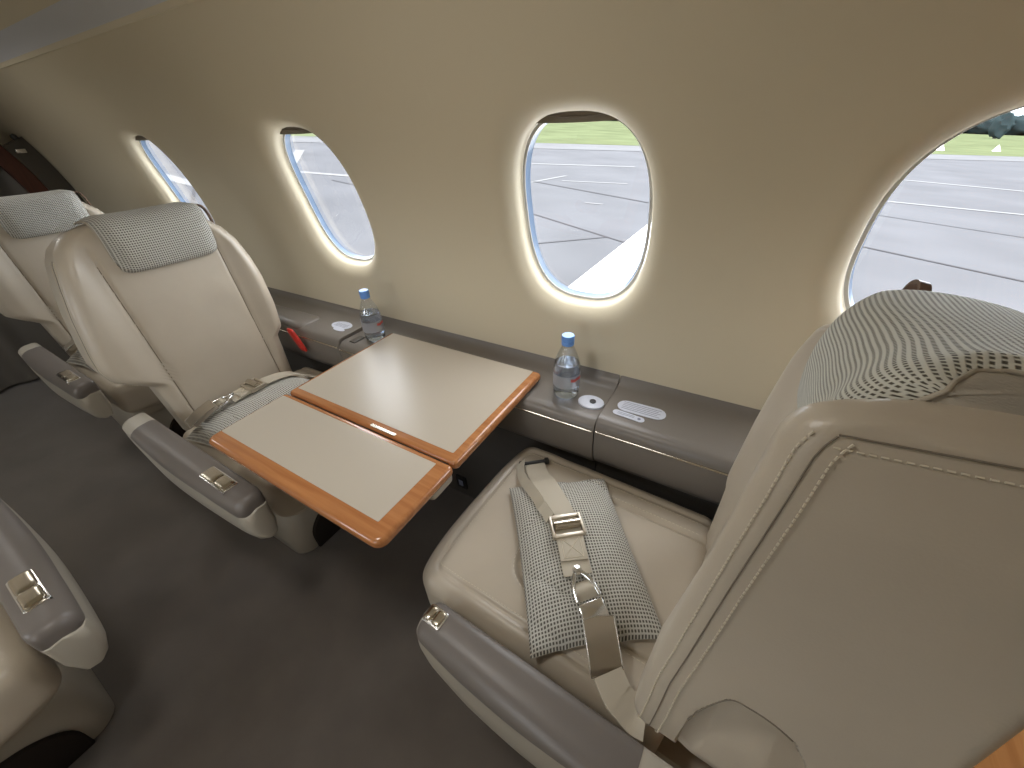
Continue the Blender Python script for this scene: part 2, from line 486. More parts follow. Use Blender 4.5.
def ell(cx, cy, a, b, n=28, rot=0): return [(cx + a * math.cos(t) * math.cos(rot) - b * math.sin(t) * math.sin(rot), cy + a * math.cos(t) * math.sin(rot) + b * math.sin(t) * math.cos(rot)) for t in [2 * PI * k / n for k in range(n)]]
# oval control plate with a jack on the middle console
mb = MB(); mb.prism(ell(-.254 - cm.x, .770 - cm.y, .033, .027), .586, .5975, .0015, 3)
pl_ = mb.build('control_plate', M['placard'], con_mid)
MB().prism(ell(-.250 - cm.x, .771 - cm.y, .008, .008), .596, .6005, .001).build('jack', M['black'], pl_)
# chrome grille tab left of the far bottle
MB().rbox((-1.098 - cm.x, .72 - cm.y, .5930), (-1.072 - cm.x, .765 - cm.y, .5965), .001).build('vent_tab', M['trim'], con_mid)
# power outlet on the lower panel
ot = MB().rbox((-.735 - cm.x, .736 - cm.y, .055), (-.690 - cm.x, .745 - cm.y, .115), .003).build('power_outlet', M['black'], con_mid)
MB().rbox((-.722 - cm.x, .7335 - cm.y, .072), (-.703 - cm.x, .737 - cm.y, .098), .002).build('outlet_socket', M['ink'], ot)
def pill(mb, x0, y0, x1, y1, r, z, h=.0008, n=8, m=0):
    d = Vector((x1 - x0, y1 - y0)); a = math.atan2(d.y, d.x)
    P = [(x1 + r * math.cos(a - PI / 2 + PI * k / n), y1 + r * math.sin(a - PI / 2 + PI * k / n)) for k in range(n + 1)]
    P += [(x0 + r * math.cos(a + PI / 2 + PI * k / n), y0 + r * math.sin(a + PI / 2 + PI * k / n)) for k in range(n + 1)]
    mb.prism(P, z, z + h, 0, mat=m)
zl = .6040
mb = MB(); pill(mb, -.168 - cr_.x, .783 - cr_.y, -.098 - cr_.x, .785 - cr_.y, .022, zl)
for k in range(5):
    yy = .771 + .0065 * k - cr_.y
    mb.rbox((-.178 - cr_.x, yy, zl + .0008), (-.088 - cr_.x - .006 * (k % 2), yy + .0013, zl + .0011), 0, 1, 1)
mb.build('placard', [M['placard'], M['ink']], con_r)
mb = MB(); pill(mb, -.182 - cr_.x, .750 - cr_.y, -.125 - cr_.x, .746 - cr_.y, .0095, zl + .0002)
for k in range(2):
    yy = .746 + .005 * k - cr_.y
    mb.rbox((-.180 - cr_.x, yy, zl + .001), (-.140 - cr_.x, yy + .0012, zl + .0013), 0, 1, 1)
mb.prism(ell(-.128 - cr_.x, .7465 - cr_.y, .004, .004, 12), zl + .001, zl + .0014, 0, mat=1)
mb.build('placard', [M['placard'], M['ink']], con_r)
mb = MB(); mb.prism(ell(-1.208 - cl_.x, .783 - cl_.y, .046, .027), zl, zl + .0009)
for k in range(4):
    yy = .772 + .006 * k - cl_.y
    mb.rbox((-1.238 - cl_.x, yy, zl + .0009), (-1.178 - cl_.x, yy + .0013, zl + .0012), 0, 1, 1)
mb.prism(ell(-1.19 - cl_.x, .755 - cl_.y, .028, .010), zl + .0002, zl + .0011)
mb.build('placard', [M['placard'], M['ink']], con_l)
# raised arm pad on the left console
mb = MB(); mb.dense((-1.72 - cl_.x, .700 - cl_.y, .585), (-1.33 - cl_.x, .80 - cl_.y, .613), (.02, .03, .018), (10, 10, 6))
mb.build('arm_pad', M['ledge'], con_l)

# ------------------------------------------------------------------ seat
C0 = .010           # lateral centre of the back
NEAR_L = [(.40, .175), (.59, .185), (.605, .195), (.630, .258), (.66, .268), (.70, .266), (.80, .250), (.89, .230), (.98, .215), (1.02, .205), (1.044, .197), (1.050, .186), (1.0535, .168), (1.056, .156), (1.0595, .146), (1.061, .13), (1.062, .10)]
NEAR_R = [(.40, .215), (.59, .220), (.62, .236), (.70, .240), (.80, .238), (.88, .230), (.94, .215), (.98, .195), (1.005, .170), (1.02, .150), (1.03, .138), (1.048, .126), (1.056, .114), (1.062, .095)]
FAR_L = [(.40, .175), (.59, .185), (.60, .195), (.655, .258), (.69, .267), (.74, .262), (.83, .246), (.90, .228), (.95, .212), (.98, .194), (1.0, .172), (1.012, .148), (1.019, .120), (1.022, .10)]
FAR_R = [(.40, .190), (.59, .200), (.62, .222), (.70, .230), (.80, .230), (.86, .222), (.92, .208), (.955, .190), (.98, .165), (1.0, .145), (1.012, .130), (1.019, .115), (1.022, .10)]
class Kind: pass
KN = Kind(); KN.L, KN.R, KN.top, KN.near = NEAR_L, NEAR_R, 1.062, True
KN.aL, KN.aR, KN.padk, KN.v0, KN.v1, KN.tilt = .072, .030, .885, -.164, .132, .14
KF = Kind(); KF.L, KF.R, KF.top, KF.near = FAR_L, FAR_R, 1.022, False
KF.aL, KF.aR, KF.padk, KF.v0, KF.v1, KF.tilt = .026, .024, .715, -.106, .146, 0.0
SEAM = .142
def front_u(v, z, K):
    """forward surface of the back at lateral v, height z"""
    uc = -(.020 + (z - .45) * .098)
    a = abs(v - C0)
    amp = K.aL if v < C0 else K.aR
    prot = max(0, amp * pl(z, [(.45, .35), (.60, .85), (.75, 1), (2, 1)]) * smooth((K.top + (.03 if K.near else .012) - z) / (.06 if K.near else .11)))
    sm = pl(z, [(.90, SEAM), (.97, .150)]) if v < C0 and K.near else SEAM
    b = smooth((a - sm) / ((pl(z, [(.90, .07), (1.0, .030)]) if K.near else .07) if v < C0 else .06))
    g = -.0045 * math.exp(-((a - SEAM) / .0040) ** 2) * smooth((K.top - .04 - z) / .02)
    mid = .009 * (1 - min(1, a / SEAM) ** 2) * math.exp(-((z - .60) / .16) ** 2)
    wr = .0030 * math.sin(z * 30 + 24 * abs(v - C0)) * smooth((SEAM - a) / .05) * math.exp(-((z - .76) / .10) ** 2) * (a / SEAM)
    top = -.030 * (max(0, z - (K.top - .05)) / .05) ** 2
    return uc + prot * b + g + mid + wr + top
def rear_u(z, K):
    return (-.150 if K.near else -.128) - .060 * (z - .45) + .035 * (max(0, z - K.top + .06) / .06) ** 2
SCOOP = [(-.022, .715), (-.028, .742), (-.042, .775), (-.057, .779), (-.075, .777), (-.09, .771), (-.12, .73), (-.14, .66)]
def scoop(u, z, K):
    if u > -.022 or not K.near: return 0.0
    top = pl(-u, [(-a, b) for a, b in SCOOP])
    d = top - z
    return .030 * smooth(d / .0035) * math.exp(-(max(d, 0) / .075) ** 2) * smooth((-.018 - u) / .008)
def make_back(m, K, fine=1.0):
    zs_ = []
    z = .40
    while z < K.top - .001:
        zs_.append(z)
        z += (.012 if z < .57 else .0025 if .70 < z < .79 and K.near else .006 if z < .80 and K.near else .010 if z < K.top - .10 else .004) / fine
    zs_.append(K.top)
    secs = []
    nF = int(110 * fine)
    def dims(z):
        L, R = pl(z, K.L), pl(z, K.R); vL, vR = C0 - L, C0 + R
        rc = min(.018 if K.near else .030, L * .3)
        return vL, vR, rc
    for z in zs_:
        vL, vR, rc = dims(z); rb = min(.014, (vR - vL) * .1); rw = min(.034, (vR - vL) * .2)
        loop = []
        va, vb = vL + rc, vR - rw
        for k in range(nF + 1):
            v = lerp(va, vb, k / nF); loop.append((front_u(v, z, K), v))
        ub = rear_u(z, K)
        ua = front_u(vb, z, K)
        for k in range(1, 9):
            a = PI / 2 * k / 8; loop.append((ua - rw + rw * math.cos(a), vb + rw * math.sin(a)))
        for k in range(1, 8): loop.append((lerp(ua - rw, ub + rb, k / 8), vR))
        for k in range(0, 8):
            a = PI / 2 * k / 7; loop.append((ub + rb - rb * math.sin(a), vR - rb + rb * math.cos(a)))
        for k in range(1, 16): loop.append((ub, lerp(vR - rb, vL + rb, k / 16)))
        for k in range(0, 8):
            a = PI / 2 * k / 7; loop.append((ub + rb - rb * math.cos(a), vL + rb - rb * math.sin(a)))
        ua = front_u(va, z, K)
        nS = int(64 * fine)
        for k in range(1, nS + 1):
            u = lerp(ub + rb, ua - rc, k / (nS + 1)); loop.append((u, vL + scoop(u, z, K)))
        for k in range(0, 9):
            a = PI / 2 * k / 9; loop.append((ua - rc + rc * math.sin(a), vL + rc - rc * math.cos(a)))
        secs.append([(u, v * m, z - K.tilt * max(0, v - C0 - K.v0) * smooth((z - .93) / .09)) for u, v in loop])
    mb = MB(); mb.loft(secs, True, False)
    top = secs[-1]; cx = np.mean(np.array(top), axis=0)
    rings = [top] + [[tuple(np.array(p) * (1 - t) + cx * t + np.array([0, 0, .004 * math.sin(PI / 2 * t)])) for p in top] for t in (.25, .55, .85, .999)]
    mb.loft(rings, True, False)
    mb.add(secs[0], [tuple(range(len(secs[0])))])
    def edge(z, du, lift=.0013):     # near the meeting line of front roll and side panel (aisle side)
        vL, vR, rc = dims(z); ua = front_u(vL + rc, z, K)
        if du <= 0: return (ua - rc - .002 + du, (vL - lift) * m, z)
        a = min(1.2, du / rc); return (ua - rc + rc * math.sin(a), (vL + rc - rc * math.cos(a) - lift) * m, z)
    for sd in (-1, 1):
        def seam(z):
            v = C0 + sd * (SEAM if sd > 0 or not K.near else pl(z, [(.90, SEAM), (.97, .150)]) - .004)
            return (front_u(v, z, K) + .0012, v * m, z)
        mb.tube([seam(lerp(.46, .93, k / 60)) for k in range(61)], .0011, 6, 1)
    zt = 1.033 if K.near else .96
    mb.tube([edge(lerp(.62, zt, k / 50), 0, .0003) for k in range(51)], .0007, 6, 1)
    for du in (-.009, .009):
        N = 90
        for k in range(N):
            mb.tube([edge(lerp(.62, zt, k / N), du), edge(lerp(.62, zt, (k + .6) / N), du)], .0008, 5, 2)
    if K.near:   # top seam of the side panel, running back from the shoulder
        def tops(f, dz):
            z = 1.034 + .013 * f + dz; u0 = edge(1.033, 0)[0]; vL, vR, rc = dims(z)
            return (lerp(u0, rear_u(z, K) + .016, f), (vL - .0006) * m, z)
        mb.tube([tops(k / 20, 0) for k in range(21)], .0007, 6, 1)
        for dz in (-.008,):
            for k in range(24): mb.tube([tops(k / 24, dz), tops((k + .6) / 24, dz)], .0007, 5, 2)
        sp_ = spline([(u, 0, z) for u, z in SCOOP[:6]], 30)
        mb.tube([(p[0], (dims(p[2])[0] + .0002) * m, p[2] + .0005) for p in sp_], .0009, 6, 1)
    return mb
def pad_section():
    """closed (u,z) outline of the headrest cover: front roll and a flap over the top"""
    outer = spline([(-.070, .900), (-.058, .897), (-.046, .912), (-.040, .955), (-.041, 1.005), (-.050, 1.050), (-.068, 1.080), (-.092, 1.092), (-.125, 1.0935), (-.160, 1.089), (-.190, 1.080), (-.203, 1.072)], 60)
    inner = spline([(-.204, 1.060), (-.190, 1.066), (-.160, 1.072), (-.125, 1.076), (-.106, 1.073), (-.098, 1.062), (-.094, 1.03), (-.088, .97), (-.080, .912)], 36)
    return [tuple(p) for p in outer] + [tuple(p) for p in inner]
def make_pad(m, K):
    sec = np.array(pad_section()); sec[:, 1] = .9 + (sec[:, 1] - .9) * K.padk
    cen = sec[:60].mean(axis=0) * .55 + sec[60:].mean(axis=0) * .45
    L = np.concatenate([[0], np.cumsum(np.linalg.norm(np.diff(sec, axis=0), axis=1))])
    n = 44; secs = []; uvs = []
    v0, v1 = C0 + K.v0, C0 + K.v1
    for i in range(n + 1):
        t = i / n
        a = min(t, 1 - t) * n
        # rounded pillow ends
        e = 1.0 if a >= 7 else math.sqrt(max(0.0, 1 - ((7 - a) / 7) ** 2))
        vv_ = lerp(v0, v1, t); shr = .036 * max(0.0, 1 - t / .35) ** 1.5 if K.near else 0.0
        ring = []
        for j, (u, z) in enumerate(sec):
            w_ = j / 60 if j < 60 else 1 - (j - 60) / 36
            v = vv_ + shr * smooth((w_ - .56) / .10)
            if j < 60:
                w = j / 60
                q = lerp(.50, .0, smooth((w - .50) / .14))   # the flap keeps its thickness, the roll closes round
                k = 1 - (1 - e) * q
                ii = sec[min(len(sec) - 1, 60 + int((1 - w) * 35))]
                uu = ii[0] + (u - ii[0]) * k; zz = ii[1] + (z - ii[1]) * k
                sag = -.004 * math.sin(PI * t) * math.sin(PI * w)
                rip = .0010 * math.sin(v * 46 + w * 9)
                drp = -.010 * (1 - min(a, 5) / 5) ** 1.5 * smooth((w - .5) / .15)
                lead = (.016 * smooth((-.05 - v) / .10) if K.near else 0) * (1 - smooth((w - .52) / .2))
                ring.append((uu + rip + lead, v * m, zz + sag + drp - K.tilt * t * (v1 - v0)))
            else:
                ring.append((u, v * m, z - K.tilt * t * (v1 - v0)))
            uvs.append((L[j], v))
        secs.append(ring)
    mb = MB(); mb.loft(secs, True, True, 0, uvs); mb.m[-1] = mb.m[-2] = 1
    # hem cord round the two ends
    for i in (0, n):
        mb.tube([secs[i][j] for j in range(0, 60, 2)], .0016, 6, 1)
    return mb

CU0, CU1, CVL, CVR, CZ = -.03, .484, -.204, .258, .445
INS = (.30, -.105, .172)        # insert seam: front u, aisle v, window v
def cush_top(u, v):
    a = max(0.0, 1 - ((v - .035) / .23) ** 2); b = max(0, 1 - ((u - .2) / .30) ** 2)
    z = .012 * a * b ** .5
    d = insert_dist(u, v)
    z -= .006 * math.exp(-(d / .0055) ** 2)
    if d < 0: z -= .0035
    e = edge_dist(u, v)
    z -= .004 * math.exp(-((e - .037) / .0045) ** 2)
    z += .0012 * math.sin(55 * u + 20 * v) * math.exp(-((u - .38) / .1) ** 2)
    return z
def rr_sd(u, v, u0, u1, v0, v1, r):
    cx, cy = (u0 + u1) / 2, (v0 + v1) / 2; hx, hy = (u1 - u0) / 2 - r, (v1 - v0) / 2 - r
    dx, dy = abs(u - cx) - hx, abs(v - cy) - hy
    return math.hypot(max(dx, 0), max(dy, 0)) + min(max(dx, dy), 0) - r
def insert_dist(u, v): return rr_sd(u, v, -.3, INS[0], INS[1], INS[2], .055)
def edge_dist(u, v): return -rr_sd(u, v, -.3, CU1, CVL, CVR, .05)
def cush_z(u, v): return CZ + cush_top(u, v)
def make_cushion(m, fine=True):
    n = (110, 110, 14) if fine else (50, 50, 8)
    def disp(p, nn):
        if nn[2] > .02:
            k = smooth(nn[2] / .8) if np.linalg.norm(nn) > .01 else 1.0
            p = p + np.array([0, 0, cush_top(p[0], p[1]) * k])
        # front face gently rounded in plan
        return (p[0] - .02 * ((p[1] - .035) / .22) ** 4 * smooth((p[0] - .3) / .15), p[1] * m, p[2])
    mb = MB(); mb.dense((CU0, CVL, .318), (CU1, CVR, CZ), (.032, .032, .030), n, disp)
    # dashed seam stitches beside the insert and the rim
    def path(off, base):
        out = []
        if base == 'ins':
            u1, v0, v1, r = INS[0] + off, INS[1] - off, INS[2] + off, .055 + off
        else:
            u1, v0, v1, r = CU1 - .037 + off, CVL + .037 - off, CVR - .037 + off, .022 + off
        pts = [(0.0, v0)] + [(lerp(0, u1 - r, k / 30), v0) for k in range(1, 31)]
        pts += [(u1 - r + r * math.sin(a), v0 + r - r * math.cos(a)) for a in [PI / 2 * k / 10 for k in range(1, 11)]]
        pts += [(u1, lerp(v0 + r, v1 - r, k / 24)) for k in range(1, 25)]
        pts += [(u1 - r + r * math.cos(a), v1 - r + r * math.sin(a)) for a in [PI / 2 * k / 10 for k in range(1, 11)]]
        pts += [(lerp(u1 - r, 0, k / 30), v1) for k in range(1, 31)]
        return pts
    if fine:
        for base, off in (('ins', .009), ('rim', -.010)):
            P = path(off, base); acc = 0; seg = []
            for (a, b) in zip(P, P[1:]):
                d = math.dist(a, b); q = max(1, int(d / .0055))
                for k in range(q):
                    p = [lerp(a[i], b[i], k / q) for i in (0, 1)]; r = [lerp(a[i], b[i], (k + .6) / q) for i in (0, 1)]
                    mb.tube([(p[0], p[1] * m, cush_z(*p) + .0003), (r[0], r[1] * m, cush_z(*r) + .0003)], .0007, 4, 1)
    return mb

def make_arm(root, m, u_front, u_rear, v_out, v_in, ztop, zb_pts, zbot_pts, btn, slope=0.0):
    """aisle armrest: grey cap over a beige shell; zb = colour boundary on the outer side"""
    L = u_front - u_rear; n = 46
    def prof(t):
        u = lerp(u_rear, u_front, t)
        nose = math.sqrt(max(0, 1 - max(0, (u - (u_front - .022)) / .022) ** 2))
        tail = smooth((u - u_rear) / .05)
        vo = v_out - .012 * math.sin(PI * t) ** .8 + (1 - nose) * .018
        vi = v_in - (1 - nose) * .012
        return u, vo, vi, nose, tail
    cap, sh = [], []
    for i in range(n + 1):
        t = i / n
        t = 1 - (1 - t) ** 1.35
        u, vo, vi, nose, tail = prof(t)
        zt = ztop + slope * (t - .5); zb = pl(t, zb_pts); zl2 = pl(t, zbot_pts)
        zt2 = zt - (1 - nose) * .016
        w = (vi - vo) / (v_in - v_out); zt2 -= 0
        c = [(vo, zb), (vo - .001, lerp(zb, zt2, .25)), (vo + .004 * w, lerp(zb, zt2, .55)), (vo + .013 * w, lerp(zb, zt2, .82)), (vo + .024 * w, zt2 - .001), (vo + .034 * w, zt2), (lerp(vo + .034 * w, vi, .5), zt2 + .001), (vi - .006 * w, zt2 - .001), (vi - .001, zt2 - .005), (vi, zt2 - .014), (vi, zb - .01), ((vo + vi) / 2, zb - .012)]
        cap.append([(u, v * m, z) for v, z in c])
        b = [(vo + .001, zb - .0015), (vo - .001, lerp(zb, zl2, .3)), (vo + .002, lerp(zb, zl2, .65)), (vo + .012 * w, lerp(zb, zl2, .92)), (vo + .022 * w, zl2), (vi - .012 * w, zl2 + .004), (vi - .002, lerp(zb, zl2, .6)), (vi - .0012, zb + .004), ((vo + vi) / 2, zb + .006)]
        sh.append([(u + .004 * t ** 6, v * m, z) for v, z in b])
    capi = cap
    arm = MB().loft(sh).build('armrest', M['shell'], root, auto=50)
    rear = int(n * .10)
    MB().loft(capi[rear:]).build('arm_pad', M['grey'], arm, auto=50)
    # beige end block behind the grey pad
    MB().loft([[(p[0], p[1] * .999, p[2] - .001) for p in q] for q in capi[:rear + 1]]).build('arm_end', M['shell'], arm, auto=50)
    # release button: bezel + paddle
    bu, bv, bl, bw = btn
    bez = MB(); bez.prism(rrect(bu - bl / 2 - .003, bv - bw / 2 - .003, bu + bl / 2 + .003, bv + bw / 2 + .003, .006), ztop - .014, ztop + .0025, .0015)
    bez.map(lambda x, y, z: (x, y * m, z + slope * ((x - u_rear) / L - .5)))
    bz = bez.build('button_bezel', M['steel'], arm)
    bt = MB(); bt.dense((bu - bl / 2, bv - bw / 2, ztop - .01), (bu + bl * .02, bv + bw / 2, ztop + .0065), (.005, .005, .003), (6, 6, 4))
    bt.dense((bu + bl * .05, bv - bw / 2, ztop - .01), (bu + bl / 2, bv + bw / 2, ztop + .0085), (.006, .006, .004), (6, 6, 4))
    bt.map(lambda x, y, z: (x, y * m, z + slope * ((x - u_rear) / L - .5)))
    bt.build('release_button', M['chrome'], bz)
    return arm

def make_base(root, m):
    mb = MB()
    # shroud: plan tapers, sits on the floor
    secs = []
    for z, a, b, c, d in ((.0, -.19, .315, -.165, .235), (.012, -.195, .322, -.172, .242), (.10, -.195, .345, -.178, .248), (.20, -.19, .375, -.180, .250), (.285, -.17, .40, -.175, .245), (.310, -.15, .40, -.165, .235)):
        secs.append([(x, y * m, z) for x, y in rrect(a, c, b, d, .045, 5)])
    mb.loft(secs).build('base', M['shell'], root, auto=50)
    # arched dark carpet insert in the front
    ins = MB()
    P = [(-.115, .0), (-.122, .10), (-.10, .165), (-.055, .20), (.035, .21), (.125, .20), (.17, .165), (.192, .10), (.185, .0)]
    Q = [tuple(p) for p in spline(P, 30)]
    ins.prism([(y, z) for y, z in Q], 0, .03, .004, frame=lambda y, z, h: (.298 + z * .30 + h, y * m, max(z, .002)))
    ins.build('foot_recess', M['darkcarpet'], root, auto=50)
    # leather skirt under the cushion front
    sk = MB(); sk.dense((.05, -.17, .265), (.425, .24, .335), (.03, .04, .02), (10, 10, 6)); sk.map(lambda x, y, z: (x, y * m, z))
    sk.build('seat_skirt', M['leather2'], root)

def belt_guide(root, m, K):
    dz = K.top - 1.022 - K.tilt * .28
    pts = [(-.118, .150, .990), (-.120, .156, 1.016), (-.118, .166, 1.026), (-.114, .178, 1.020), (-.112, .186, 1.000), (-.112, .188, .965)]
    P = [(p[0], p[1] * m, p[2] + dz) for p in spline(pts, 24)]
    P = [(a, b, c - .003) for a, b, c in P]
    MB().ribbon(P, .0055, [Vector((0, 0, 1))] * 24, .0022, side=[Vector((1, 0, .2))] * 24).build('belt_guide', M['brown'], root)

def make_seat(label, loc, rz, m, K, arm, fine):
    root = empty('cabin_seat', loc, rz)
    tag(root, label, 'seat', 'leather cabin seats')
    mb = make_back(m, K, 1.0 if fine else .8)
    mb.build('backrest', [M['leather'], M['groove'], M['stitch']], root, auto=55)
    make_pad(m, K).build('headrest_pad', [M['weavepad'] if fine else M['weave'], M['padedge']], root, auto=60)
    make_cushion(m, fine).build('seat_cushion', [M['leather'], M['stitch']], root, auto=60)
    make_arm(root, m, **arm)
    # window-side side bolster rail
    rail = MB(); rail.dense((-.06, .259, .30), (.36, .275, .42), (.02, .01, .02), (10, 4, 6)); rail.map(lambda x, y, z: (x, y * m, z))
    rail.build('side_rail', M['black'], root)
    make_base(root, m); belt_guide(root, m, K)
    return root
YS = .44
ARM_NEAR = dict(u_front=.378, u_rear=-.055, v_out=YS * 0 - .286, v_in=-.222, ztop=.484, zb_pts=[(0, .50), (.25, .47), (.5, .455), (.75, .449), (1, .462)], zbot_pts=[(0, .27), (.5, .262), (.75, .27), (.93, .315), (1, .38)], btn=(.353, -.250, .034, .026))
ARM_NEAR['zb_pts'] = [(0, .472), (.25, .462), (.5, .45), (.75, .446), (.93, .455), (1, .462)]
ARM_FAR = dict(u_front=.522, u_rear=-.075, v_out=-.288, v_in=-.225, ztop=.525, zb_pts=[(0, .505), (.2, .50), (.4, .488), (.75, .492), (1, .478)], zbot_pts=[(0, .44), (.15, .37), (.3, .35), (.6, .365), (.92, .375), (1, .385)], btn=(.402, -.260, .104, .031), slope=-.01)
X_NEAR, X_FAR = .05, -1.35
near = make_seat('cream leather seat nearest the camera, seen from its side, facing the wooden table', (X_NEAR, YS, 0), PI - .042, -1, KN, ARM_NEAR, True)
far = make_seat('cream leather seat across the wooden table, with a red tab at its side', (X_FAR, YS, 0), 0, 1, KF, ARM_FAR, False)
# red pull tab between the far seat back and the console
rt = MB(); rt.dense((.002, .222, .525), (.036, .234, .612), (.008, .004, .01), (4, 3, 6)); rt.map(lambda x, y, z: (x + .35 * (.57 - z), y + .10 * (.612 - z), z))
rt.build('red_tab', M['red'], far)
far2 = copy_tree(far); far2.location = (X_FAR - .985, YS, 0)
for c in kids(far2):
    if c.name.startswith('red_tab'): bpy.data.objects.remove(c)
tag(far2, 'cream leather seat farthest forward, behind the seat with the red tab', 'seat', 'leather cabin seats')
opp = make_seat('cream leather seat across the aisle, only its armrest and base in the lower left', (X_FAR - .035, -.400, 0), 0, -1, KF, ARM_FAR, False)

# ------------------------------------------------------------------ pillows
def pillow_h(a, b):
    """half thickness over the unit square"""
    return max(0.0, (1 - abs(a) ** 2.6) * (1 - abs(b) ** 2.6)) ** .55
def make_pillow(name, cx, cy, ang, la, lb, th, zfun, parent=None, zbase=None):
    """pillow lying on a surface zfun(x,y); origin at its centre on that surface"""
    n = 56; V = []; UV = []; F = []
    ca, sa = math.cos(ang), math.sin(ang)
    def pt(a, b, top):
        h = pillow_h(a, b)
        pin = 1 - .055 * (1 - abs(a * b)) * 0
        x = a * la / 2 * (1 - .05 * (1 - b * b) * (abs(a) ** 3) * -0.0 - .045 * (1 - b * b) * abs(a) ** 2)
        y = b * lb / 2 * (1 - .045 * (1 - a * a) * abs(b) ** 2)
        X = cx + x * ca - y * sa; Y = cy + x * sa + y * ca
        base = zfun(X, Y) if zbase is None else zbase
        wv = .0012 * math.sin(14 * a + 9 * b)
        zt = base + .013 + (.86 * th) * h + wv * h
        zb = base + .013 - .007 * min(1, h * 1.6)
        return (X - cx, Y - cy, zt if top else zb)
    for top in (True, False):
        for i in range(n + 1):
            for j in range(n + 1):
                a = math.sin((i / n * 2 - 1) * PI / 2) * .5 + (i / n * 2 - 1) * .5; b = math.sin((j / n * 2 - 1) * PI / 2) * .5 + (j / n * 2 - 1) * .5
                V.append(pt(a, b, top)); UV.append((a * la / 2, b * lb / 2))
    N = (n + 1) ** 2
    for i in range(n):
        for j in range(n):
            q = i * (n + 1) + j
            F.append((q, q + 1, q + n + 2, q + n + 1)); F.append((N + q, N + q + n + 1, N + q + n + 2, N + q + 1))
    for k in range(n):   # close the rim
        for (p, q) in ((k, k + 1), (n * (n + 1) + k, n * (n + 1) + k + 1), (k * (n + 1), (k + 1) * (n + 1)), (k * (n + 1) + n, (k + 1) * (n + 1) + n)):
            F.append((p, q, N + q, N + p))
    mb = MB(); mb.add(V, F, 0, UV)
    o = mb.build(name, M['weave'], parent, auto=80, loc=(cx, cy, 0))
    return o
def near_seat_z(X, Y):
    dx, dy = X - X_NEAR, Y - YS; a = -(PI - .042)
    lx, ly = dx * math.cos(a) - dy * math.sin(a), dx * math.sin(a) + dy * math.cos(a)
    return cush_z(min(max(lx, 0), .47), min(max(-ly, CVL + .01), CVR - .01))
def far_seat_z(X, Y): return cush_z(min(max(X - X_FAR, 0), .46), min(max(Y - YS, CVL + .01), CVR - .01))
PC = (-.157, .452); PA = math.atan2(-.284, .21); PLA, PLB, PTH = .358, .232, .066
pil = make_pillow('throw_pillow', PC[0], PC[1], PA, PLA, PLB, PTH, near_seat_z)
tag(pil, 'grey woven pillow lying on the nearest seat under a beige belt with satin buckle', 'pillow', 'woven pillows on the seats')
def pil_top(X, Y, c=PC, ang=PA, zf=near_seat_z, PLA=PLA, PLB=PLB, PTH=PTH):
    dx, dy = X - c[0], Y - c[1]; ca, sa = math.cos(-ang), math.sin(-ang)
    a = (dx * ca - dy * sa) / (PLA / 2); b = (dx * sa + dy * ca) / (PLB / 2)
    z = zf(X, Y)
    if abs(a) < 1 and abs(b) < 1: return z + .013 + .86 * PTH * pillow_h(a, b)
    return z
P2C, P2A = (X_FAR + .137, .425), PI / 2 + .12
pil2 = make_pillow('throw_pillow', P2C[0], P2C[1], P2A, .36, .212, .074, far_seat_z)
tag(pil2, 'grey woven pillow on the seat across the table, partly hidden by the tabletop', 'pillow', 'woven pillows on the seats')
pil3 = pil2.copy(); COL.objects.link(pil3); pil3.location.x -= .985
tag(pil3, 'pale woven pillow tip showing on the farthest forward seat', 'pillow', 'woven pillows on the seats')

